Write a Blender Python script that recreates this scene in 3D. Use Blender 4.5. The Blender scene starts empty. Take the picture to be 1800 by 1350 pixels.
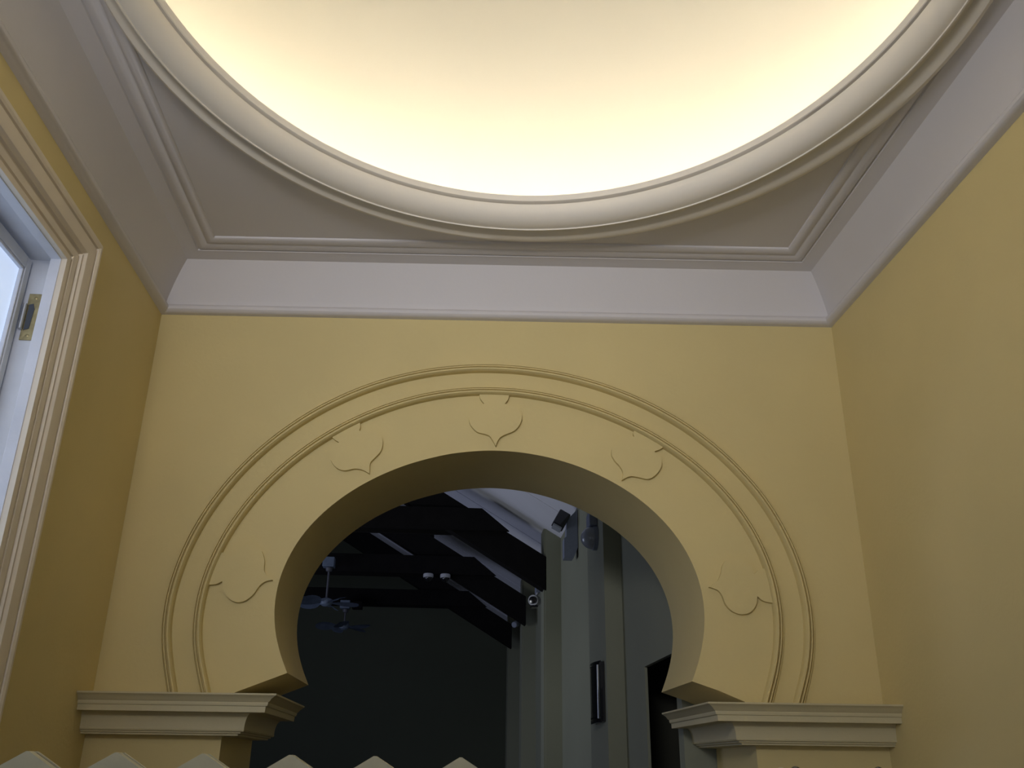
import bpy, bmesh, math, random
import numpy as np
from mathutils import Vector, Matrix
from mathutils.geometry import tessellate_polygon

random.seed(4)
EYE = 1.65                      # camera height above the floor
C = bpy.context.scene.collection
sc = bpy.context.scene

# ------------------------------------------------------------------ camera
def axes(yaw, pitch, roll):
    cy, sy, cp, sp = math.cos(yaw), math.sin(yaw), math.cos(pitch), math.sin(pitch)
    f = Vector((sy * cp, cy * cp, sp)); rt = Vector((cy, -sy, 0)); up = rt.cross(f)
    c, s = math.cos(roll), math.sin(roll)
    return c * rt + s * up, -s * rt + c * up, f
rt, up, fw = axes(.0677, .3985, .0140)
cam_d = bpy.data.cameras.new('camera'); cam = bpy.data.objects.new('camera', cam_d); C.objects.link(cam)
cam_d.sensor_width = 36; cam_d.lens = 1603.69 / 1800 * 36; cam_d.clip_start = .05; cam_d.clip_end = 100
m = Matrix.Identity(4)
for i in range(3):
    m[i][0], m[i][1], m[i][2] = rt[i], up[i], -fw[i]
m[2][3] = EYE
cam.matrix_world = m
sc.camera = cam

# ------------------------------------------------------------------ light
sc.view_settings.view_transform = 'Standard'; sc.view_settings.look = 'None'
sc.view_settings.gamma = 1; sc.view_settings.use_curve_mapping = False
sc.view_settings.exposure = 0.0
w = bpy.data.worlds.new('sky'); sc.world = w; w.use_nodes = True
w.node_tree.nodes['Background'].inputs[0].default_value = (.55, .68, 1, 1)
w.node_tree.nodes['Background'].inputs[1].default_value = .35

def area(name, loc, target, sx, sy, power, col):
    d = bpy.data.lights.new(name, 'AREA'); d.shape = 'RECTANGLE'; d.size = sx; d.size_y = sy
    d.energy = power; d.color = col
    o = bpy.data.objects.new(name, d); C.objects.link(o); o.location = loc
    o.rotation_euler = (Vector(target) - Vector(loc)).to_track_quat('-Z', 'Y').to_euler()
    return o
LED_STRENGTH = 37.0
# daylight through the entrance behind the camera, and through the hall's left-hand windows; two added fills besides
area('entrance_daylight', (.25, -1.55, 1.35), (.6, 4.0, 1.7), 3.2, 2.3, 5, (.96, .95, 1.0))
area('upper_wall_fill', (-.8, -1.12, 3.55), (.9, 5, 5.0), 2.4, .8, 56, (.97, .96, 1.0)).data.spread = math.radians(88)  # added fill to brighten the upper front wall; no window stands here
area('hall_window_daylight', (-6.9, 11.6, 1.9), (1.3, 13.0, 6.0), 3.2, 2.6, 80, (.66, .73, 1.0))
area('hall_pier_fill', (-2.8, 8.4, 2.6), (1.3, 12.6, 4.0), 1.2, 1.2, 12, (.92, .96, 1.0)).data.spread = math.radians(110)  # added fill for the second pilaster and ceiling; no fixture hangs here

# ------------------------------------------------------------------ materials
def mat(name, col, rough=.6, bump=0, bscale=60, var=0, vscale=3, metal=0, spec=.5, coat=0, emit=None, estr=0, var_col=None):
    M = bpy.data.materials.new(name); M.use_nodes = True
    nt = M.node_tree; b = nt.nodes['Principled BSDF']
    b.inputs['Base Color'].default_value = (*col, 1); b.inputs['Roughness'].default_value = rough
    b.inputs['Metallic'].default_value = metal; b.inputs['Specular IOR Level'].default_value = spec
    b.inputs['Coat Weight'].default_value = coat
    tc = nt.nodes.new('ShaderNodeTexCoord')
    if var:
        n = nt.nodes.new('ShaderNodeTexNoise'); n.inputs['Scale'].default_value = vscale; n.inputs['Detail'].default_value = 5
        nt.links.new(tc.outputs['Object'], n.inputs['Vector'])
        r = nt.nodes.new('ShaderNodeValToRGB')
        lo = var_col or tuple(c * (1 - var) for c in col)
        r.color_ramp.elements[0].position = .3; r.color_ramp.elements[1].position = .7
        r.color_ramp.elements[0].color = (*lo, 1); r.color_ramp.elements[1].color = (*col, 1)
        nt.links.new(n.outputs['Fac'], r.inputs['Fac']); nt.links.new(r.outputs['Color'], b.inputs['Base Color'])
    if bump:
        n2 = nt.nodes.new('ShaderNodeTexNoise'); n2.inputs['Scale'].default_value = bscale; n2.inputs['Detail'].default_value = 6
        bp = nt.nodes.new('ShaderNodeBump'); bp.inputs['Strength'].default_value = bump; bp.inputs['Distance'].default_value = .004
        nt.links.new(tc.outputs['Object'], n2.inputs['Vector']); nt.links.new(n2.outputs['Fac'], bp.inputs['Height'])
        nt.links.new(bp.outputs['Normal'], b.inputs['Normal'])
    if emit:
        b.inputs['Emission Color'].default_value = (*emit, 1); b.inputs['Emission Strength'].default_value = estr
    return M

YEL = mat('yellow_wall_paint', (.70, .575, .27), .75, .25, 45, .06, 1.6)
WHITE = mat('white_ceiling_paint', (.69, .66, .65), .7, .12, 50, .04, 1.4)
RINGM = mat('ring_plaster', (.84, .78, .67), .6, .1, 50, .03, 1.4)
IMP = mat('impost_cream_paint', (.62, .545, .33), .6, .15, 60, .05, 3)
TRIMW = mat('door_casing_paint', (.78, .69, .55), .5, .06, 30, .06, 6)
JAMBW = mat('door_white_paint', (.72, .74, .80), .45, .35, 22, .10, 7)
DOME = mat('dome_cream_paint', (.80, .74, .60), .8, .08, 30, .02, 1)
LEDM = mat('led_glow', (1, 1, 1), .5, emit=(1.0, .95, .82), estr=LED_STRENGTH)
PANE = mat('frosted_pane_glow', (.70, .76, .9), .35, .5, 14, .12, 9, emit=(.60, .74, 1.0), estr=.70)  # daylight behind the pane given as its own bluish glow
BRASS = mat('aged_brass', (.42, .34, .17), .42, .4, 60, .35, 30, metal=.85)
STEEL = mat('dull_steel', (.55, .56, .58), .35, .1, 60, metal=.9)
GATE = mat('gate_cream_paint', (.60, .575, .40), .6, .3, 40, .10, 12)
GATEE = mat('gate_edge_wood', (.16, .12, .07), .7, .4, 30, .3, 20)
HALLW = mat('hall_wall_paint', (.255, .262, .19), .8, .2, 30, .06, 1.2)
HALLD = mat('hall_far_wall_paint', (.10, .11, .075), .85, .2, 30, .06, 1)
HALLC = mat('hall_ceiling_paint', (.80, .80, .86), .8, .15, 30, .06, 1.5)
BEAM = mat('dark_stained_timber', (.006, .005, .005), .8, .5, 14, .4, 7, spec=.2)
FANM = mat('fan_blue_grey', (.20, .25, .34), .45, .2, 20, .25, 8)
FANROD = mat('fan_rod_grey', (.12, .12, .14), .5)
PLASTIC = mat('grey_white_plastic', (.55, .56, .60), .4)
PLGREY = mat('blue_grey_plastic', (.24, .27, .35), .45, var=.1, vscale=20)
DARKP = mat('smoked_dark_plastic', (.012, .012, .016), .15, coat=.5)
CHROME = mat('glossy_black_steel', (.02, .02, .03), .05, 1.0, 9, spec=1, coat=1)
CHROMEE = mat('polished_steel', (.8, .8, .85), .12, .5, 7, metal=1)
LENSW = mat('clear_ribbed_plastic', (.32, .34, .38), .25, coat=.4)
FLOORM = mat('stone_floor', (.10, .085, .065), .4, .1, 5, .15, 3)
BLACKV = mat('passage_shade_paint', (.05, .05, .035), .9)  # shade inside the passage put into a near-black colour
ROOFM = mat('outer_plaster', (.5, .48, .44), .9)

# faint round smudge on the dome
def smudge(M, cx, cy, rad):
    nt = M.node_tree; b = nt.nodes['Principled BSDF']
    tc = nt.nodes.new('ShaderNodeTexCoord'); mp = nt.nodes.new('ShaderNodeVectorMath'); mp.operation = 'MULTIPLY'
    mp.inputs[1].default_value = (1, 1, 0)
    ds = nt.nodes.new('ShaderNodeVectorMath'); ds.operation = 'DISTANCE'; ds.inputs[1].default_value = (cx, cy, 0)
    nt.links.new(tc.outputs['Object'], mp.inputs[0]); nt.links.new(mp.outputs[0], ds.inputs[0])
    mr = nt.nodes.new('ShaderNodeMapRange'); mr.inputs['From Min'].default_value = rad * .4; mr.inputs['From Max'].default_value = rad
    mr.inputs['To Min'].default_value = .6; mr.inputs['To Max'].default_value = 0
    mr.interpolation_type = 'SMOOTHSTEP'
    nt.links.new(ds.outputs['Value'], mr.inputs['Value'])
    mx = nt.nodes.new('ShaderNodeMixRGB'); mx.inputs[2].default_value = (.70, .645, .53, 1)
    src = b.inputs['Base Color'].links[0].from_socket
    nt.links.new(mr.outputs['Result'], mx.inputs[0]); nt.links.new(src, mx.inputs[1]); nt.links.new(mx.outputs[0], b.inputs['Base Color'])

# ------------------------------------------------------------------ helpers
def V(x, y, z):                       # z above the eye -> world
    return Vector((x, y, z + EYE))

def build(name, bm, M, parent=None, smooth=None, **tags):
    bmesh.ops.recalc_face_normals(bm, faces=bm.faces)
    if smooth is not None:
        for f in bm.faces: f.smooth = True
        for e in bm.edges:
            if len(e.link_faces) == 2: e.smooth = e.calc_face_angle(0) < math.radians(smooth)
    if parent is not None:
        bmesh.ops.translate(bm, verts=bm.verts, vec=-world_loc(parent))
    me = bpy.data.meshes.new(name); bm.to_mesh(me); bm.free()
    me.materials.append(M)
    o = bpy.data.objects.new(name, me); C.objects.link(o)
    if parent is not None: o.parent = parent
    for k, v in tags.items(): o[k] = v
    return o

def world_loc(o):
    v = Vector((0, 0, 0))
    while o is not None:
        v += o.location; o = o.parent
    return v

def thing(name, label, cat, loc, group=None, kind=None):
    o = bpy.data.objects.new(name, None); C.objects.link(o); o.location = loc
    o.empty_display_size = .1
    o['label'] = label; o['category'] = cat
    if group: o['group'] = group
    if kind: o['kind'] = kind
    return o

def box(bm, p0, p1, bev=0):
    x0, y0, z0 = [min(a, b) for a, b in zip(p0, p1)]; x1, y1, z1 = [max(a, b) for a, b in zip(p0, p1)]
    vs = [bm.verts.new(p) for p in [(x0,y0,z0),(x1,y0,z0),(x1,y1,z0),(x0,y1,z0),(x0,y0,z1),(x1,y0,z1),(x1,y1,z1),(x0,y1,z1)]]
    fs = [bm.faces.new([vs[i] for i in q]) for q in [(0,3,2,1),(4,5,6,7),(0,1,5,4),(1,2,6,5),(2,3,7,6),(3,0,4,7)]]
    if bev:
        es = list({e for f in fs for e in f.edges})
        bmesh.ops.bevel(bm, geom=es, offset=bev, segments=2, affect='EDGES', profile=.5)
    return vs

def prism(bm, poly, d):               # poly: list of Vectors (planar), extruded by vector d
    a = [bm.verts.new(p) for p in poly]; b = [bm.verts.new(p + d) for p in poly]
    n = len(a)
    bm.faces.new(a); bm.faces.new(list(reversed(b)))
    for i in range(n): bm.faces.new([a[i], b[i], b[(i+1) % n], a[(i+1) % n]])

def grid(bm, rows, close_u=False, close_v=False):    # rows of points -> quads
    vs = [[bm.verts.new(p) for p in r] for r in rows]
    R, S = len(vs), len(vs[0])
    for i in range(R if close_u else R - 1):
        for j in range(S if close_v else S - 1):
            q = [vs[i][j], vs[i][(j+1) % S], vs[(i+1) % R][(j+1) % S], vs[(i+1) % R][j]]
            if len(set(q)) == 4: bm.faces.new(q)
    return vs

def tube(bm, a, b, r, n=14, r2=None, caps=True):
    a, b = Vector(a), Vector(b); d = (b - a).normalized()
    s = d.orthogonal().normalized(); t = d.cross(s); r2 = r if r2 is None else r2
    A = [bm.verts.new(a + (s * math.cos(2*math.pi*i/n) + t * math.sin(2*math.pi*i/n)) * r) for i in range(n)]
    B = [bm.verts.new(b + (s * math.cos(2*math.pi*i/n) + t * math.sin(2*math.pi*i/n)) * r2) for i in range(n)]
    for i in range(n): bm.faces.new([A[i], A[(i+1) % n], B[(i+1) % n], B[i]])
    if caps: bm.faces.new(list(reversed(A))); bm.faces.new(B)

def lathe(bm, origin, axis, prof, n=24):   # prof: (radius, height along axis)
    origin, axis = Vector(origin), Vector(axis).normalized()
    s = axis.orthogonal().normalized(); t = axis.cross(s)
    rows = []
    for r, h in prof:
        rows.append([origin + axis*h + (s*math.cos(2*math.pi*i/n) + t*math.sin(2*math.pi*i/n))*max(r, 1e-4) for i in range(n)])
    vs = grid(bm, rows, close_v=True)
    bm.faces.new(list(reversed(vs[0]))); bm.faces.new(vs[-1])

def catmull(pts, n=6, closed=False):
    P = [np.array(p, float) for p in pts]; out = []; N = len(P)
    rng = range(N) if closed else range(N - 1)
    for i in rng:
        p0 = P[(i-1) % N] if closed or i > 0 else P[0]*2 - P[1]
        p1, p2 = P[i], P[(i+1) % N]
        p3 = P[(i+2) % N] if closed or i < N-2 else P[-1]*2 - P[-2]
        for k in range(n):
            t = k / n
            out.append(.5*((2*p1) + (-p0+p2)*t + (2*p0-5*p1+4*p2-p3)*t*t + (-p0+3*p1-3*p2+p3)*t**3))
    if not closed: out.append(P[-1])
    return out

# ------------------------------------------------------------------ room numbers (metres, z from the eye)
XL, XR, W = -1.7594, 2.2406, 4.0
YB = -1.2                                  # back of the vestibule
YF, SK = 4.9899, -.2245                    # front wall, left corner depth and skew over the width
ZF = -EYE
L0 = Vector((XL, YF, 0)); U = Vector((W, SK, 0)); WL = U.length; U.normalize(); N = Vector((-U.y, U.x, 0))
T = .75                                    # thickness of the arch wall
TD = Vector((.010, T, 0))
def fy(x): return YF + SK * (x - XL) / W
def wp(u, z, off=0):                       # point on the front wall, off metres behind its face
    return L0 + U*u + Vector((0, off, 0)) + Vector((0, 0, z + EYE))
ZC = 2.80                                  # flat ceiling

# ------------------------------------------------------------------ floor and side walls
b = bmesh.new(); box(b, (XL-.5, YB-.6, -.1), (XR+.5, 5.9, 0)); build('floor', b, FLOORM, kind='structure', label='plain stone floor of the yellow vestibule', category='floor')
b = bmesh.new(); box(b, (-8.2, 5.9, -.1), (3.2, 21.2, 0)); build('floor_hall', b, FLOORM, kind='structure', label='stone floor of the dark hall beyond the arch', category='floor')
b = bmesh.new(); box(b, (XR, YB-.3, 0), (XR+.3, 5.5, ZC+EYE+.5)); build('wall_right', b, YEL, kind='structure', label='plain yellow plaster wall right of the arch', category='wall')

# left wall with its door opening
DY0, DY1, DZ = 1.55, 3.64, 2.049
b = bmesh.new()
box(b, (XL-.3, YB-.3, 0), (XL, DY0, ZC+EYE+.5))
box(b, (XL-.3, DY1+.10, 0), (XL, 5.7, ZC+EYE+.5))
box(b, (XL-.3, DY0, DZ+.05+EYE), (XL, DY1+.10, ZC+EYE+.5))
box(b, (XL-.04, DY1, 0), (XL, DY1+.10, DZ+.05+EYE))
box(b, (XL-.04, DY0, DZ+EYE), (XL, DY1, DZ+.05+EYE))
build('wall_left', b, YEL, kind='structure', label='yellow plaster wall holding the door on the left', category='wall')
b = bmesh.new()
box(b, (XL-.3, YB-.3, 0), (-1.3, YB, ZC+EYE+.5)); box(b, (1.8, YB-.3, 0), (XR+.3, YB, ZC+EYE+.5)); box(b, (-1.3, YB-.3, 2.75), (1.8, YB, ZC+EYE+.5))
build('wall_back', b, YEL, kind='structure', label='yellow wall around the entrance behind the camera', category='wall')

# ------------------------------------------------------------------ front wall with the horseshoe arch
OUTER = [(0.382,0.30),(0.324,0.492),(0.295,0.645),(0.292,0.801),(0.313,0.955),(0.353,1.105),(0.41,1.247),(0.482,1.38),(0.566,1.504),(0.66,1.617),(0.762,1.719),(0.87,1.81),(0.984,1.891),(1.102,1.96),(1.223,2.02),(1.346,2.069),(1.471,2.108),(1.598,2.138),(1.724,2.158),(1.851,2.171),(1.978,2.174),(2.105,2.17),(2.232,2.157),(2.359,2.137),(2.485,2.108),(2.611,2.071),(2.736,2.024),(2.861,1.968),(2.983,1.901),(3.102,1.824),(3.216,1.734),(3.324,1.632),(3.423,1.518),(3.511,1.393),(3.584,1.256),(3.641,1.109),(3.678,0.956),(3.694,0.798),(3.687,0.64),(3.656,0.485),(3.59,0.30)]
INNER = [(0.552,0.30),(0.488,0.483),(0.457,0.623),(0.451,0.766),(0.467,0.909),(0.504,1.046),(0.557,1.177),(0.624,1.299),(0.702,1.412),(0.789,1.514),(0.882,1.606),(0.981,1.689),(1.084,1.762),(1.19,1.826),(1.299,1.881),(1.409,1.927),(1.522,1.965),(1.635,1.994),(1.75,2.014),(1.865,2.026),(1.98,2.029),(2.096,2.025),(2.211,2.012),(2.325,1.992),(2.44,1.964),(2.554,1.929),(2.667,1.886),(2.779,1.834),(2.891,1.774),(3.0,1.703),(3.106,1.622),(3.206,1.529),(3.298,1.425),(3.38,1.308),(3.447,1.181),(3.497,1.045),(3.527,0.903),(3.535,0.757),(3.522,0.611),(3.488,0.469),(3.428,0.30)]
INTR = [(0.966,0.433),(0.921,0.527),(0.886,0.627),(0.867,0.732),(0.866,0.838),(0.883,0.943),(0.918,1.044),(0.966,1.137),(1.027,1.222),(1.096,1.297),(1.171,1.363),(1.249,1.42),(1.329,1.469),(1.41,1.511),(1.49,1.546),(1.571,1.575),(1.652,1.599),(1.732,1.619),(1.813,1.633),(1.893,1.642),(1.974,1.647),(2.056,1.646),(2.137,1.64),(2.219,1.629),(2.302,1.613),(2.385,1.591),(2.468,1.564),(2.552,1.53),(2.636,1.489),(2.719,1.44),(2.8,1.383),(2.878,1.316),(2.95,1.239),(3.013,1.153),(3.064,1.058),(3.101,0.955),(3.121,0.847),(3.123,0.737),(3.108,0.629),(3.078,0.523),(3.038,0.422)]
UPL, UPR = .675, 3.338                     # inner faces of the two piers
foot_l = [(UPL, ZF), (UPL, .318), (.735, .344), (.839, .384)]
foot_r = [(3.17, .379), (3.296, .328), (UPR, .308), (UPR, ZF)]
contour = foot_l + [tuple(p) for p in catmull(INTR, 3)] + foot_r
poly = [(-.35, ZF)] + contour + [(WL+.35, ZF), (WL+.35, ZC+.35), (-.35, ZC+.35)]
b = bmesh.new()
fr = [b.verts.new(wp(u, z)) for u, z in poly]; bk = [b.verts.new(wp(u, z) + TD) for u, z in poly]
tris = tessellate_polygon([[Vector((u, z, 0)) for u, z in poly]])
for t in tris:
    b.faces.new([fr[i] for i in t]); b.faces.new([bk[i] for i in reversed(t)])
for i in range(len(poly)):
    j = (i + 1) % len(poly); b.faces.new([fr[i], bk[i], bk[j], fr[j]])
wall_front = build('wall_front', b, YEL, smooth=25, kind='structure', label='yellow wall pierced by a wide horseshoe arch', category='wall')

def rib(pts, width, prof, name, label):
    """moulding swept along a curve on the wall; pts is its outer edge, prof is (across 0..1, proud)"""
    P = catmull(pts, 3); c = np.array([1.977, .8]); rows = []
    for i, p in enumerate(P):
        t = P[min(i+1, len(P)-1)] - P[max(i-1, 0)]; n = np.array([t[1], -t[0]]); n /= np.linalg.norm(n)
        if n @ (c - p) < 0: n = -n
        rows.append([wp(*(p + n*width*a), -h) for a, h in prof])
    b = bmesh.new(); vs = grid(b, rows); b.faces.new(vs[0]); b.faces.new(list(reversed(vs[-1])))
    return build(name, b, YEL, wall_front, smooth=28, label=label)
prof = [(0,-.004),(0,.018),(.10,.020),(.12,.011),(.20,.011),(.22,.026),(.32,.036),(.42,.034),(.46,.022),(.54,.022),(.58,.038),(.70,.048),(.84,.048),(.95,.038),(1,.024),(1,-.004)]
rib(OUTER, .052, prof, 'arch_moulding', 'outer ridged moulding round the arch')
rib(INNER, .050, prof, 'arch_moulding', 'inner ridged moulding round the arch')

LEAVES = {
 'topmost leaf shaped plaster relief at the crown of the arch': [(1.903,1.992),(1.911,1.953),(1.934,1.922),(1.883,1.9),(1.858,1.871),(1.849,1.836),(1.86,1.791),(1.897,1.751),(1.942,1.738),(1.968,1.728),(1.985,1.705),(2.005,1.668),(2.017,1.702),(2.033,1.723),(2.062,1.739),(2.11,1.762),(2.139,1.8),(2.15,1.839),(2.144,1.866),(2.121,1.901),(2.052,1.924),(2.071,1.953),(2.079,1.995)],
 'leaf shaped plaster relief left of the crown': [(1.071,1.718),(1.096,1.691),(1.126,1.673),(1.093,1.654),(1.078,1.613),(1.088,1.567),(1.124,1.524),(1.172,1.509),(1.225,1.521),(1.27,1.514),(1.309,1.493),(1.306,1.534),(1.311,1.561),(1.328,1.581),(1.361,1.624),(1.37,1.669),(1.358,1.713),(1.323,1.743),(1.284,1.756),(1.233,1.742),(1.237,1.773),(1.228,1.81)],
 'leaf shaped plaster relief right of the crown': [(2.801,1.792),(2.783,1.761),(2.789,1.737),(2.744,1.743),(2.701,1.722),(2.664,1.673),(2.656,1.633),(2.674,1.593),(2.702,1.56),(2.717,1.524),(2.709,1.481),(2.735,1.497),(2.764,1.505),(2.805,1.499),(2.856,1.49),(2.901,1.517),(2.932,1.564),(2.932,1.611),(2.898,1.652),(2.934,1.668),(2.968,1.693)],
 'leaf shaped plaster relief low on the left side of the arch': [(0.503,0.869),(0.547,0.873),(0.578,0.889),(0.587,0.844),(0.616,0.806),(0.659,0.783),(0.705,0.787),(0.747,0.82),(0.776,0.868),(0.806,0.892),(0.841,0.9),(0.811,0.922),(0.79,0.952),(0.787,1.001),(0.766,1.052),(0.729,1.08),(0.685,1.091),(0.64,1.081),(0.613,1.056),(0.602,1.025),(0.57,1.037),(0.538,1.046)],
 'leaf shaped plaster relief low on the right side of the arch': [(3.465,1.006),(3.427,0.995),(3.401,0.973),(3.384,1.025),(3.351,1.052),(3.304,1.064),(3.263,1.051),(3.236,1.02),(3.222,0.974),(3.206,0.94),(3.177,0.918),(3.153,0.9),(3.196,0.885),(3.218,0.859),(3.235,0.809),(3.267,0.775),(3.313,0.76),(3.362,0.772),(3.395,0.811),(3.406,0.856),(3.434,0.832),(3.484,0.821)],
}
for lab, pts in LEAVES.items():
    # smooth lobes, but keep the two cusps and the tip sharp
    P = [np.array(p) for p in pts]; n = len(P)
    sharp = {0, n-1}
    for i in range(1, n-1):
        a, c2 = P[i]-P[i-1], P[i+1]-P[i]
        if math.acos(np.clip(a @ c2 / np.linalg.norm(a) / np.linalg.norm(c2), -1, 1)) > math.radians(62): sharp.add(i)
    out = []; s = sorted(sharp)
    for a, e in zip(s[:-1], s[1:]):
        seg = P[a:e+1]
        out += (catmull(seg, 3) if len(seg) > 2 else seg)[:-1]
    out.append(P[-1])
    # the neck runs up to the inner moulding
    b = bmesh.new()
    fr = [b.verts.new(wp(u, z, -.022)) for u, z in out]; bk = [b.verts.new(wp(u, z, .003)) for u, z in out]
    for t in tessellate_polygon([[Vector((u, z, 0)) for u, z in out]]): b.faces.new([fr[i] for i in t])
    for i in range(len(out)):
        j = (i+1) % len(out); b.faces.new([fr[i], bk[i], bk[j], fr[j]])
    build('leaf_relief', b, YEL, wall_front, label=lab)

# imposts (capitals) on the two piers
IP = [(.285,.318),(.284,.310),(.275,.305),(.262,.296),(.250,.282),(.244,.279),(.244,.272),(.240,.262),(.233,.260),(.231,.233),(.155,.2335)]
for k in range(7):
    a = k/6*math.pi/2; IP.append((.124 + .031*(1-math.sin(a)), .2335 - .0765*(1-math.cos(a))*1.0 if k < 6 else .157))
IP += [(.126,.155),(.122,.148),(.108,.146),(.106,.139),(.093,.136),(.091,.129),(0,.127),(-.05,.127),(-.05,.318)]
for side, up_, z_off, lab in ((1, UPL, 0, 'cream stepped impost moulding on the left pier'), (-1, UPR, -.008, 'cream stepped impost moulding on the right pier')):
    b = bmesh.new(); rows = []
    u_end = -.005 if side == 1 else WL + .005
    for st in range(3):
        row = []
        for o, z in IP:
            oy = -.76*o
            if st == 0: row.append(wp(u_end, z+z_off, oy))
            elif st == 1: row.append(wp(up_ + side*o, z+z_off, oy))
            else: row.append(wp(up_ + side*o, z+z_off, T+.04))
        rows.append(row)
    vs = grid(b, rows, close_v=True); b.faces.new(vs[0]); b.faces.new(list(reversed(vs[-1])))
    build('trim_3' if side == 1 else 'trim_4', b, IMP, smooth=24, kind='structure', label=lab, category='impost')

# ------------------------------------------------------------------ cornice
CP = [(-.02,2.462),(.018,2.463),(.036,2.470),(.047,2.483),(.049,2.496),(.044,2.508),(.034,2.516),(.018,2.519),(.018,2.526)]
for k in range(1, 11):
    a = k/10*math.pi/2; q = k/10
    CP.append((.018 + .124*(.25*(1-math.cos(a)) + .75*q), 2.526 + .238*(.25*math.sin(a) + .75*q)))
CP += [(.180,2.772),(.222,2.776),(.227,2.785),(.234,2.785),(.238,2.777),(.252,2.775),(.272,2.777),(.283,2.784),(.291,2.785),(.300,2.781),(.318,2.780),(.334,2.784),(.345,2.792),(.350,2.805),(-.02,2.83)]
def corners(d, z):
    xl, xr = XL + d, XR - d
    return [V(xl, YB + d, z), V(xl, fy(xl) - d, z), V(xr, fy(xr) - d, z), V(xr, YB + d, z)]
b = bmesh.new()
rows = [[] for _ in range(4)]
for d, z in CP:
    for i, p in enumerate(corners(d, z)): rows[i].append(p)
grid(b, rows, close_u=True, close_v=True)
build('trim_1', b, WHITE, smooth=30, kind='structure', label='white coved cornice running under the ceiling', category='cornice')

# ------------------------------------------------------------------ ceiling, ring and dome
RZ = .03                                   # lift of the whole ring
def ell(kind, z, da=0):                    # ellipse family of each ring edge (centre and half axes grow with height)
    k = {'lip': (.2659,2.5418,1.6369,1.8189), 'fil': (.2776,2.7724,1.8137,1.9466), 'bead': (.3149,2.882,1.8713,1.918)}[kind]
    cx, cy, a, bb = [q/3*(z + RZ) for q in k]
    return cx, cy, a + da, bb + da
NS = 160
def ring_pts(e, z):
    cx, cy, a, bb = e
    return [V(cx + a*math.cos(2*math.pi*i/NS), cy + bb*math.sin(2*math.pi*i/NS), z + RZ) for i in range(NS)]
def mix(e1, e2, t): return tuple(p*(1-t) + q*t for p, q in zip(e1, e2))

b = bmesh.new()                            # flat ceiling with an oval hole
hole = ring_pts(ell('bead', ZC-RZ, -.06), ZC-RZ); hc = Vector((ell('bead', ZC-RZ)[0], ell('bead', ZC-RZ)[1], 0))
x0, x1, y0 = XL - .05, XR + .05, YB - .05
outer = []
for p in hole:
    d = Vector((p.x - hc.x, p.y - hc.y)); ts = []
    if d.x > 0: ts.append((x1-hc.x)/d.x)
    if d.x < 0: ts.append((x0-hc.x)/d.x)
    if d.y < 0: ts.append((y0-hc.y)/d.y)
    if d.y > 0: ts.append((5.05-hc.y)/d.y)
    t = min(ts); outer.append(V(hc.x + d.x*t, hc.y + d.y*t, ZC))
for cx, cy in ((x0,y0),(x1,y0),(x0,5.05),(x1,5.05)):    # snap the nearest ray to each corner
    i = min(range(NS), key=lambda k: (outer[k].x-cx)**2 + (outer[k].y-cy)**2); outer[i] = V(cx, cy, ZC)
rows = [outer, hole, [p + Vector((0,0,.12)) for p in hole], [p + Vector((0,0,.12)) for p in outer]]
grid(b, rows, close_u=True, close_v=True)
ceiling = build('ceiling', b, WHITE, smooth=30, kind='structure', label='white ceiling around the oval opening', category='ceiling')

eb = ell('bead', 2.762); ef = ell('fil', 2.705); el = ell('lip', 2.84)
prof = [(mix(eb, ef, 0), 2.775), (mix(eb, ef, 0), 2.760), (mix(eb, ef, .06), 2.738), (mix(eb, ef, .16), 2.722), (mix(eb, ef, .30), 2.715), (mix(eb, ef, .46), 2.722), (mix(eb, ef, .58), 2.733),
        (mix(eb, ef, .66), 2.742), (mix(eb, ef, .90), 2.744), (mix(eb, ef, .93), 2.712), (ef, 2.705), (mix(ef, el, .04), 2.705), (mix(ef, el, .05), 2.712)]
el2 = el
for k in range(0, 13):                     # convex sweep from facing down to facing the middle
    a = k/12*math.pi/2
    prof.append((mix(mix(ef, el, .08), mix(ef, el2, .84), math.sin(a)), 2.712 + .091*(1-math.cos(a))))
prof += [(mix(ef, el, .55), 2.804), (mix(ef, el, .55), 2.814), (mix(ef, el, .90), 2.814), (mix(ef, el, .94), 2.817), (mix(ef, el, .96), 2.828), (el, 2.846), (ell('lip', 2.84, .03), 2.846), (ell('lip', 2.84, .03), 2.815), (ell('lip', 2.84, .36), 2.815), (ell('lip', 2.84, .36), 2.80)]
b = bmesh.new(); grid(b, [ring_pts(e, z) for e, z in prof], close_v=True)
build('trim_2', b, RINGM, smooth=32, kind='structure', label='oval ring moulding hanging below the glowing dome', category='ceiling ring')

b = bmesh.new(); es = ell('lip', 2.84, .36); rows = [ring_pts(es, 2.80), ring_pts(es, 2.865)]
DR = .98
for k in range(1, 25):
    a = k/24*math.pi/2; s_ = max(math.cos(a), .004)
    cx, cy, aa, bb_ = es
    rows.append(ring_pts((cx, cy, aa*s_, bb_*s_), 2.865 + DR*math.sin(a)))
vs = grid(b, rows, close_v=True); b.faces.new(vs[-1])
smudge(DOME, .58, 3.0, .13)
build('dome', b, DOME, ceiling, smooth=60, label='cream shallow dome glowing round its rim')
b = bmesh.new()                            # roof shell above so no sky leaks in
box(b, (XL-.4, YB-.4, 3.85+EYE), (XR+.4, 5.8, 4.0+EYE)); build('roof', b, ROOFM, kind='structure', label='flat roof slab above the dome', category='roof')

b = bmesh.new()
e1, e2 = ell('lip', 2.84, .07), ell('lip', 2.84, .085)
grid(b, [ring_pts(e1, 2.818), ring_pts(e1, 2.826), ring_pts(e2, 2.826), ring_pts(e2, 2.818)], close_u=True, close_v=True)
build('light_strip', b, LEDM, ceiling, label='warm light strip hidden behind the oval ceiling ring')

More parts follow.
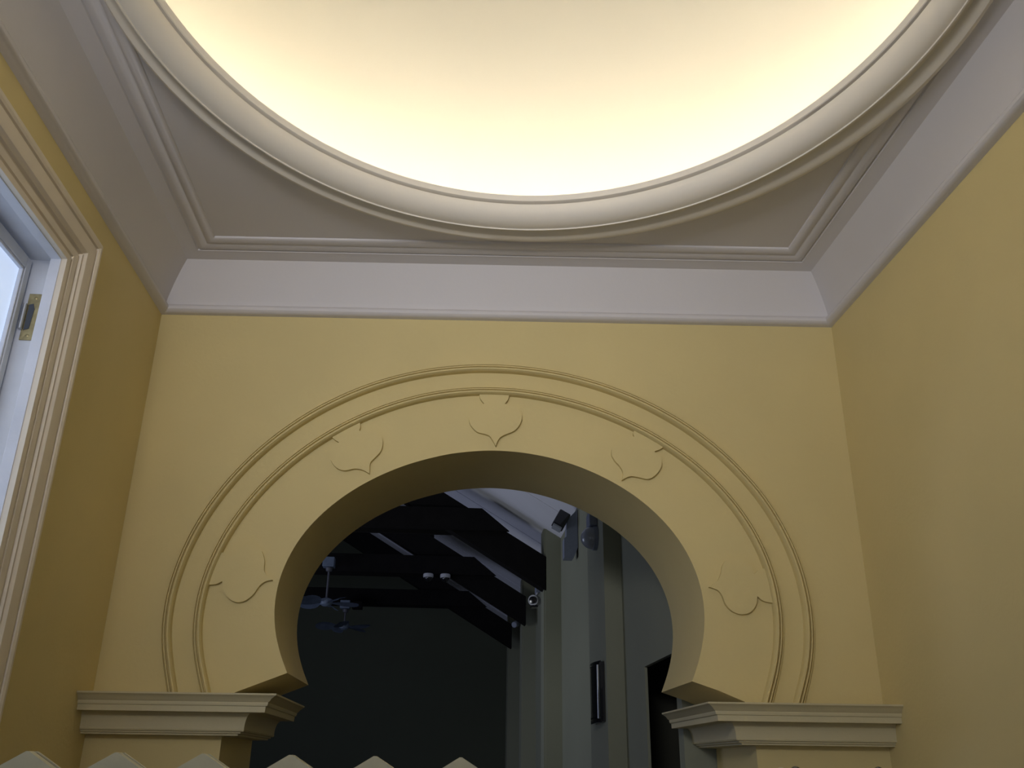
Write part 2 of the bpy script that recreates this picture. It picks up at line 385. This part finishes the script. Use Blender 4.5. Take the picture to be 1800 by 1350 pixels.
# ------------------------------------------------------------------ door on the left: casing, jamb, glazed leaf, hinge
door = thing('door_1', 'white glazed door in a moulded cream casing on the left wall', 'door', (XL, (DY0+DY1)/2, 0), kind='structure')
DP = [(0,0),(0,.028),(.030,.030),(.034,.020),(.044,.020),(.048,.030),(.082,.034),(.086,.022),(.096,.030),(.100,.044),(.108,.036),(.116,.046),(.122,.056),
      (.134,.058),(.196,.058),(.200,.048),(.205,.048),(.209,.062),(.222,.068),(.240,.066),(.250,.056),(.266,.052),(.275,.044),(.275,0)]
rows = [[], [], [], []]
for wd, h in DP:
    X = XL + h
    rows[0].append(V(X, DY1 + wd, ZF)); rows[1].append(V(X, DY1 + wd, DZ + wd*.86)); rows[2].append(V(X, DY0 - wd, DZ + wd*.86)); rows[3].append(V(X, DY0 - wd, ZF))
def piece(r0, r1, nm):
    b = bmesh.new(); vs = grid(b, [r0, r1]); b.faces.new(vs[0]); b.faces.new(list(reversed(vs[1])))
    build(nm, b, TRIMW, door, smooth=26)
piece(rows[0], rows[1], 'side_casing'); piece(rows[1], rows[2], 'head_casing'); piece(rows[2], rows[3], 'side_casing')
RX = -1.908                                # inner plane of the rebate where the leaf sits
b = bmesh.new()                            # jambs and head lining, with a step
e_ = .004
for y0_, y1_ in ((DY1-e_, DY1+.012), (DY0-.012, DY0+e_)): box(b, (XL-.042, y0_, 0), (XL+.004, y1_, DZ+EYE+.01), .002)
box(b, (XL-.042, DY0, DZ+EYE-e_), (XL+.004, DY1, DZ+EYE+.012), .002)
box(b, (XL-.30, DY1+.075, 0), (XL-.040, DY1+.10, DZ+.05+EYE)); box(b, (XL-.30, DY0, DZ+.030+EYE), (XL-.040, DY1+.08, DZ+.05+EYE))
box(b, (XL-.30, DY0-.02, 0), (XL-.040, DY0+.004, DZ+.05+EYE))
build('door_jamb', b, JAMBW, door)
leaf_w = bmesh.new()
ly0, ly1, lz = DY0+.03, DY1+.062, DZ+.014+EYE
st, hx = .040, .045
def lbox(a, c_, xo=0): box(leaf_w, (RX-hx, a[0], a[1]), (RX+xo, c_[0], c_[1]), .004)
lbox((ly1-st, .01), (ly1, lz)); lbox((ly0, .01), (ly0+st, lz)); lbox((ly0+st, lz-.055), (ly1-st, lz)); lbox((ly0+st, .01), (ly1-st, .25)); lbox((ly0+st, 1.1), (ly1-st, 1.2))
ym = (ly0+ly1)/2; lbox((ym-.05, .25), (ym+.05, lz-.055), -.002)
leaf = build('door_leaf', leaf_w, JAMBW, door)
for a, c_ in ((ly0+st, ym-.05), (ym+.05, ly1-st)):
    b = bmesh.new(); box(b, (RX-.036, a-.002, 1.19), (RX-.026, c_+.002, lz-.053)); build('glass_pane', b, PANE, leaf)
    b = bmesh.new()
    for q in ((a, 1.2, a+.012, lz-.055), (c_-.012, 1.2, c_, lz-.055), (a, lz-.067, c_, lz-.055)): box(b, (RX-.026, q[0], q[1]), (RX-.006, q[2], q[3]), .003)
    build('glazing_bead', b, JAMBW, leaf)
    b = bmesh.new(); box(b, (RX-.036, a-.002, .24), (RX-.018, c_+.002, 1.11)); build('door_panel', b, JAMBW, leaf)
hz0, hz1 = 1.68+EYE, 1.905+EYE; hy = DY1+.075
b = bmesh.new(); box(b, (-1.890, hy-.006, hz0), (-1.822, hy, hz1), .0015)
hinge = build('hinge', b, BRASS, door, label='aged brass hinge plate')
b = bmesh.new(); tube(b, (-1.893, hy-.012, hz0+.05), (-1.893, hy-.012, hz1-.055), .010); build('hinge_pin', b, STEEL, hinge, smooth=40)
b = bmesh.new(); prism(b, [Vector((-1.880, hy-.0062, hz0+.045)), Vector((-1.858, hy-.0062, hz0+.055)), Vector((-1.853, hy-.0062, hz1-.075)), Vector((-1.862, hy-.0062, hz1-.05)), Vector((-1.880, hy-.0062, hz1-.055))], Vector((0, -.002, 0)))
build('hinge_slot', b, DARKP, hinge)
for zz in (hz0+.02, hz1-.022):
    b = bmesh.new(); lathe(b, (-1.858, hy-.005, zz), (0, -1, 0), [(.0075, 0), (.0075, .002), (.004, .0035)], 14); build('screw', b, BRASS, hinge, smooth=30)

# ------------------------------------------------------------------ gate: a row of pointed boards
gate = thing('picket_gate', 'cream gate of pointed boards across the foot of the arch', 'gate', (-.36, 2.4, 0))
gx = [-.973 - .204, -.973+.001, -.767, -.565, -.359, -.157, .051]
zt = .0225 + EYE
for x in gx[1:]:
    hw = .1; t_ = .03
    b = bmesh.new()
    prism(b, [Vector((x-hw, 2.4, .12)), Vector((x+hw, 2.4, .12)), Vector((x+hw, 2.4, zt-.058)), Vector((x+.003, 2.4, zt)), Vector((x-.003, 2.4, zt)), Vector((x-hw, 2.4, zt-.058))], Vector((0, t_, 0)))
    pk = build('picket', b, GATE, gate)
    for nm, y_, th, ins, M_, lb in (('edge_strip', 2.4+t_, .020, .003, GATEE, 'dark brown strip behind the board'), ('backing_board', 2.420+t_, .008, 0, GATE, None)):
        b = bmesh.new()
        prism(b, [Vector((x-hw+ins, y_, .14)), Vector((x+hw-ins, y_, .14)), Vector((x+hw-ins, y_, zt-.058-ins)), Vector((x+.003, y_, zt-ins)), Vector((x-.003, y_, zt-ins)), Vector((x-hw+ins, y_, zt-.058-ins))], Vector((0, th, 0)))
        o_ = build(nm, b, M_, pk)
        if lb: o_['label'] = lb
for z in (.35, 1.35):
    b = bmesh.new(); box(b, (-1.08, 2.454, z), (.155, 2.494, z+.10), .004); build('rail', b, GATE, gate)
for x in (-1.03, .10):
    b = bmesh.new(); box(b, (x-.035, 2.494, 0), (x+.035, 2.544, 1.5), .004); build('post', b, GATE, gate)

rail = thing('finial_fence', 'cream fence with small round finials before the right pier', 'fence', (.9, 2.4, 0))
for x, z, M_ in ((.698, .007, GATE), (.845, .011, GATE), (.882, .014, DARKP), (1.056, .012, GATE), (1.094, .0155, DARKP)):
    b = bmesh.new(); box(b, (x-.013, 2.388, .08), (x+.013, 2.412, z+EYE-.045), .003); sp = build('spindle', b, GATE, rail)
    b = bmesh.new()
    R_ = .015; zc_ = z + EYE - R_
    lathe(b, (x, 2.4, zc_), (0, 0, 1), [(.007, -.034), (.012, -.03), (.007, -.022)] + [(R_*math.sin(q), -R_*math.cos(q)) for q in [i/10*math.pi for i in range(2, 10)]] + [(.001, R_)], 18)
    build('finial', b, M_, sp, smooth=40)
for z in (.25, 1.3):
    b = bmesh.new(); box(b, (.62, 2.412, z), (1.20, 2.44, z+.07), .004); build('rail', b, GATE, rail)
for x in (.64, 1.18):
    b = bmesh.new(); box(b, (x-.02, 2.44, 0), (x+.02, 2.48, 1.4), .004); build('post', b, GATE, rail)

# ------------------------------------------------------------------ the hall beyond
HX, HI, RX_RIDGE, SL = 1.42, 1.26, -3.0, .6
def cz(x): return 2.90 + SL*(1.26 - x) if x >= RX_RIDGE else 2.90 + SL*(1.26 - (2*RX_RIDGE - x))
HE = 20.6; HLX = 2*RX_RIDGE - HX - .1
def wall_sec(bm, y0_, y1_, x, zb=ZF, x2=1.9):
    prism(bm, [V(x, y0_, zb), V(x2, y0_, zb), V(x2, y0_, cz(x2)+.3), V(x, y0_, cz(x)+.05)], Vector((0, y1_-y0_, 0)))
b = bmesh.new()
wall_sec(b, 5.56, 5.68, HX-.02, x2=1.75); wall_sec(b, 5.68, 6.56, HX-.02, .665, 1.43); wall_sec(b, 6.56, 7.40, HX-.02, x2=1.42); wall_sec(b, 8.1, HE+.2, HX+.04)
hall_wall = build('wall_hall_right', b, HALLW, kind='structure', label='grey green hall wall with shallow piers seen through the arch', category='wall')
for y0_, y1_, x_ in ((7.30, 8.15, HI), (11.70, 12.10, HI), (15.05, 15.5, HI), (18.3, 18.75, HI)):
    b = bmesh.new(); wall_sec(b, y0_, y1_, x_, x2=1.5)
    build('pilaster', b, HALLW, hall_wall)
    b = bmesh.new()
    zt_ = cz(x_) - .0
    if y0_ > 8:
        prism(b, [V(x_-.02, y0_+.03, ZF), V(x_+.02, y0_+.03, ZF), V(x_+.02, y0_+.03, zt_), V(x_-.02, y0_+.03, zt_+.01)], Vector((0, y1_-y0_-.06, 0)))
        build('pilaster_edge', b, HALLW, hall_wall)
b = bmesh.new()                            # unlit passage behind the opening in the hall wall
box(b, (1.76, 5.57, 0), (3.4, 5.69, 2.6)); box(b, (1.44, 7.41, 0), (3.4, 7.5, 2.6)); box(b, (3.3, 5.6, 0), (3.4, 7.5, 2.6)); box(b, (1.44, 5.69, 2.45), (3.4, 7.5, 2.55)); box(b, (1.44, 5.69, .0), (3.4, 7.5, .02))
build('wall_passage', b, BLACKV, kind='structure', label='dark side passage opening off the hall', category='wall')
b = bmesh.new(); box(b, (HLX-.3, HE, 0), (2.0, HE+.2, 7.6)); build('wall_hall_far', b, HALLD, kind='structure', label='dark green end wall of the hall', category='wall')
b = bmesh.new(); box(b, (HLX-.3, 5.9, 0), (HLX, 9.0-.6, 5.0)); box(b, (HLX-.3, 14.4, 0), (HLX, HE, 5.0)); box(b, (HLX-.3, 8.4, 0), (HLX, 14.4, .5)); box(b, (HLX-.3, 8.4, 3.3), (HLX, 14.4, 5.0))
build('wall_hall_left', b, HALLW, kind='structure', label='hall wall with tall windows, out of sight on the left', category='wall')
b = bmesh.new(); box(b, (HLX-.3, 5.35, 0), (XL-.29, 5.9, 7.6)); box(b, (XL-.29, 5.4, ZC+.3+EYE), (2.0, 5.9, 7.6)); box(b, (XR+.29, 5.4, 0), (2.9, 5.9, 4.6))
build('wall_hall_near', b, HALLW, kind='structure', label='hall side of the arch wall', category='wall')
b = bmesh.new()
for xa, xb in ((RX_RIDGE, 1.95), (RX_RIDGE, HLX-.3)):
    prism(b, [V(xa, 5.6, cz(xa)), V(xb, 5.6, cz(xb)), V(xb, 5.6, cz(xb)+.15), V(xa, 5.6, cz(xa)+.15)], Vector((0, HE-5.4, 0)))
hall_ceil = build('ceiling_hall', b, HALLC, kind='structure', label='pale lavender sloping ceiling of the hall', category='ceiling')
for y_ in (9.3, 10.7, 12.5, 13.6, 15.9, 16.9, 19.2):
    b = bmesh.new(); prism(b, [V(RX_RIDGE, y_, cz(RX_RIDGE)-.012), V(HX, y_, cz(HX)-.012), V(HX, y_, cz(HX)+.01), V(RX_RIDGE, y_, cz(RX_RIDGE)+.01)], Vector((0, .05, 0)))
    build('ceiling_batten', b, HALLC, hall_ceil)

def truss(y, lab):
    t = thing('roof_truss', lab, 'roof truss', (RX_RIDGE, y, 0), 'black roof trusses of the hall')
    up_ = lambda x: 2.535 + .6*(1.26 - x); lo_ = lambda x: 2.10 + .6*(1.26 - x)
    for s_ in (1, -1):
        X = lambda x: x if s_ == 1 else 2*RX_RIDGE - x
        b = bmesh.new(); prism(b, [V(X(1.27), y, lo_(1.27)), V(X(1.27), y, up_(1.27)), V(RX_RIDGE, y, up_(RX_RIDGE)), V(RX_RIDGE, y, lo_(RX_RIDGE))], Vector((0, .22, 0)))
        build('rafter', b, BEAM, t)
    for dy in (-.06, .22):
        b = bmesh.new(); xe = .42
        prism(b, [V(xe, y+dy, 3.13), V(xe+.36, y+dy, 2.84), V(2*RX_RIDGE-xe-.36, y+dy, 2.84), V(2*RX_RIDGE-xe, y+dy, 3.13)], Vector((0, .06, 0)))
        build('collar_beam', b, BEAM, t)
    b = bmesh.new(); box(b, (-.55, y+.02, 3.0+EYE), (-.24, y+.20, cz(-.4)+.02+EYE)); build('strut', b, BEAM, t)
    b = bmesh.new(); prism(b, [V(-.26, y+.04, 3.42), V(-.26, y+.04, 3.10), V(.25, y+.04, 3.04), V(.02, y+.04, 3.24)], Vector((0, .14, 0))); build('brace', b, BEAM, t)
    return t
truss(11.70, 'nearest black timber roof truss, highest in the arch opening')
truss(14.70, 'middle black timber truss carrying two dome cameras')
truss(17.80, 'farthest black timber truss by the dark end wall')

# pair of dome cameras under the second collar beam
for x, lab in ((-.300, 'white dome camera on the left of the pair under the beam'), (-.030, 'white dome camera on the right of the pair under the beam')):
    t = thing('dome_camera', lab, 'security camera', V(x, 14.66, 2.838), 'dome cameras under the middle truss')
    b = bmesh.new(); lathe(b, V(x, 14.66, 2.842), (0, 0, -1), [(.075, 0), (.082, .01), (.082, .05), (.074, .06)], 24); build('housing', b, PLASTIC, t, smooth=35)
    b = bmesh.new(); lathe(b, V(x, 14.66, 2.785), (0, 0, -1), [(.066*math.cos(a/8*math.pi/2), .066*math.sin(a/8*math.pi/2)) for a in range(8)] + [(.003, .067)], 24); build('smoked_bubble', b, DARKP, t, smooth=60)

# ceiling fans
def fan(x, y, ztop, zhub, lab, rot, R_):
    t = thing('ceiling_fan', lab, 'ceiling fan', V(x, y, ztop), 'ceiling fans in the hall')
    b = bmesh.new(); box(b, V(x-.10, y-.09, ztop-.15), V(x+.08, y+.09, ztop), .01); build('mounting_box', b, FANM, t)
    b = bmesh.new(); lathe(b, V(x, y, ztop-.14), (0, 0, -1), [(.03, 0), (.055, .02), (.045, .07), (.02, .08)], 18); build('canopy', b, FANROD, t, smooth=40)
    b = bmesh.new(); tube(b, V(x, y, ztop-.2), V(x, y, zhub+.05), .016, 10); build('rod', b, FANROD, t, smooth=40)
    b = bmesh.new(); lathe(b, V(x, y, zhub+.07), (0, 0, -1), [(.03, 0), (.09, .02), (.10, .06), (.09, .10), (.05, .125), (.02, .13)], 20); build('motor_hub', b, FANM, t, smooth=40)
    for k in range(5):
        a0 = rot + k*2*math.pi/5; d = Vector((math.cos(a0), math.sin(a0), 0)); s_ = Vector((-d.y, d.x, 0))
        rows = []
        for r_, wd in ((.08, .03), (.13, .05), (.18, .10), (.24, .135), (.32, .15), (.39, .14), (.44, .11), (.475, .05)):
            row = []
            for q in (-1, -.5, 0, .5, 1):
                row.append(V(x, y, zhub) + d*r_*R_/.475 + s_*wd*q*.9 + Vector((0, 0, .055*q*wd/.15 + .02*(1-q*q) - .01)))
            rows.append(row)
        b = bmesh.new(); grid(b, rows); bmesh.ops.solidify(b, geom=b.faces[:], thickness=.012)
        build('blade', b, FANM, t, smooth=50)
fan(-1.84, 14.40, 3.00, 2.31, 'blue grey ceiling fan nearer the arch, hung on the middle truss', .25, .50)
fan(-1.86, 17.45, 2.84, 2.37, 'lower blue grey ceiling fan farther off by the end wall', .9, .52)
b = bmesh.new(); box(b, V(-1.745, 17.42, 2.70), V(-1.56, 17.60, 2.835), .008)
build('junction_box', b, BEAM, label='small black box under the farthest beam beside the fan', category='junction box')

# bullet camera on the second pilaster, with its bracket
t = thing('bullet_camera', 'white round camera with black lens below the nearest beam end', 'security camera', V(1.25, 12.3, 2.2))
b = bmesh.new(); box(b, V(1.19, 12.24, 2.17), V(1.25, 12.42, 2.33), .006); build('bracket', b, PLGREY, t)
b = bmesh.new(); tube(b, V(1.22, 12.3, 2.18), V(1.20, 12.3, 2.12), .018); build('arm', b, PLASTIC, t, smooth=40)
b = bmesh.new(); lathe(b, V(1.215, 12.38, 2.075), (-.35, -1, -.12), [(.03, 0), (.068, .02), (.072, .20), (.068, .215)], 24); bd = build('body', b, PLASTIC, t, smooth=40)
b = bmesh.new(); lathe(b, V(1.139, 12.163, 2.049), (-.35, -1, -.12), [(.048, -.01), (.048, .012), (.03, .016)], 24); build('lens', b, DARKP, bd, smooth=40)
b = bmesh.new(); box(b, V(1.12, 12.16, 1.96), V(1.21, 12.30, 1.985), .006); build('sensor', b, DARKP, t)
t = thing('bullet_camera', 'small grey camera at the end of the middle beam', 'security camera', V(1.25, 15.9, 2.3))
b = bmesh.new(); lathe(b, V(1.20, 15.45, 2.22), (-.5, -1, -.35), [(.03, 0), (.05, .02), (.05, .16), (.04, .17)], 18); build('body', b, PLGREY, t, smooth=40)
b = bmesh.new(); tube(b, V(1.20, 15.45, 2.24), V(1.26, 15.45, 2.34), .015); build('arm', b, PLASTIC, t, smooth=40)

# twin head emergency light between the first two pilasters
t = thing('emergency_light', 'blue grey emergency light box with a square black lamp head', 'emergency light', V(1.44, 10.3, 2.4))
b = bmesh.new()
prism(b, [V(1.455, 10.1, 2.74), V(1.34, 10.1, 2.62), V(1.325, 10.1, 2.42), V(1.30, 10.1, 2.40), V(1.30, 10.1, 2.18), V(1.405, 10.1, 2.18), V(1.455, 10.1, 2.30)], Vector((0, .16, 0)))
bd = build('housing', b, PLGREY, t)
b = bmesh.new(); tube(b, V(1.33, 10.12, 2.66), V(1.37, 10.13, 2.60), .014); build('arm', b, PLASTIC, t, smooth=40)
b = bmesh.new(); box(b, (-.07, -.06, -.10), (.07, .06, .10), .015)
bmesh.ops.rotate(b, verts=b.verts, cent=(0,0,0), matrix=Matrix.Rotation(.5, 3, 'Y') @ Matrix.Rotation(-.25, 3, 'X')); bmesh.ops.translate(b, verts=b.verts, vec=V(1.265, 10.10, 2.605))
hd = build('lamp_head', b, DARKP, t, smooth=40)
b = bmesh.new(); box(b, (-.055, -.052, -.125), (.055, .052, -.10), .006)
bmesh.ops.rotate(b, verts=b.verts, cent=(0,0,0), matrix=Matrix.Rotation(.5, 3, 'Y') @ Matrix.Rotation(-.25, 3, 'X')); bmesh.ops.translate(b, verts=b.verts, vec=V(1.265, 10.10, 2.605))
build('lamp_lens', b, LENSW, hd)

# dome shaped bulkhead lamp on the nearest pilaster
t = thing('wall_lamp', 'round grey glass wall lamp on the nearest hall pier', 'wall lamp', V(1.26, 7.6, 1.9))
b = bmesh.new(); box(b, V(1.19, 7.56, 1.915), V(1.262, 7.74, 2.04), .01); build('control_box', b, PLGREY, t)
b = bmesh.new(); tube(b, V(1.262, 7.62, 1.82), V(1.225, 7.62, 1.82), .105, 28); build('back_plate', b, PLGREY, t, smooth=30)
b = bmesh.new(); lathe(b, V(1.228, 7.62, 1.82), (-1, -.1, 0), [(.098*math.cos(a/9*math.pi/2), .105*math.sin(a/9*math.pi/2)) for a in range(9)] + [(.003, .106)], 28); build('glass_dome', b, LENSW, t, smooth=60)

# glossy black fitting lower on the same pier
t = thing('wall_panel', 'tall glossy black wall fitting with bright streaked reflections', 'wall fitting', V(1.26, 7.68, .34))
b = bmesh.new(); rows = []
for k in range(9):
    a = (k/8 - .5)*2; y_ = 7.65 + .25*a; x_ = 1.20 + .04*a*a
    rows.append([V(x_, y_, .345 + .44*j/10) for j in range(11)])
vs = grid(b, rows); bmesh.ops.solidify(b, geom=b.faces[:], thickness=.03)
build('curved_face', b, CHROME, t, smooth=50)
for z0_, z1_ in ((.335, .355), (.372, .382), (.775, .792)):
    b = bmesh.new(); rows = []
    for k in range(9):
        a = (k/8 - .5)*2; y_ = 7.65 + .255*a; x_ = 1.192 + .04*a*a
        rows.append([V(x_, y_, z0_), V(x_, y_, z1_)])
    grid(b, rows); bmesh.ops.solidify(b, geom=b.faces[:], thickness=.012); build('rim', b, CHROME, t, smooth=50)
b = bmesh.new(); box(b, V(1.225, 7.40, .34), V(1.262, 7.90, .785)); build('back_plate', b, DARKP, t)
b = bmesh.new(); box(b, V(1.20, 7.395, .36), V(1.215, 7.405, .76), .002); build('edge_strip', b, CHROMEE, t, label='bright steel edge strip')
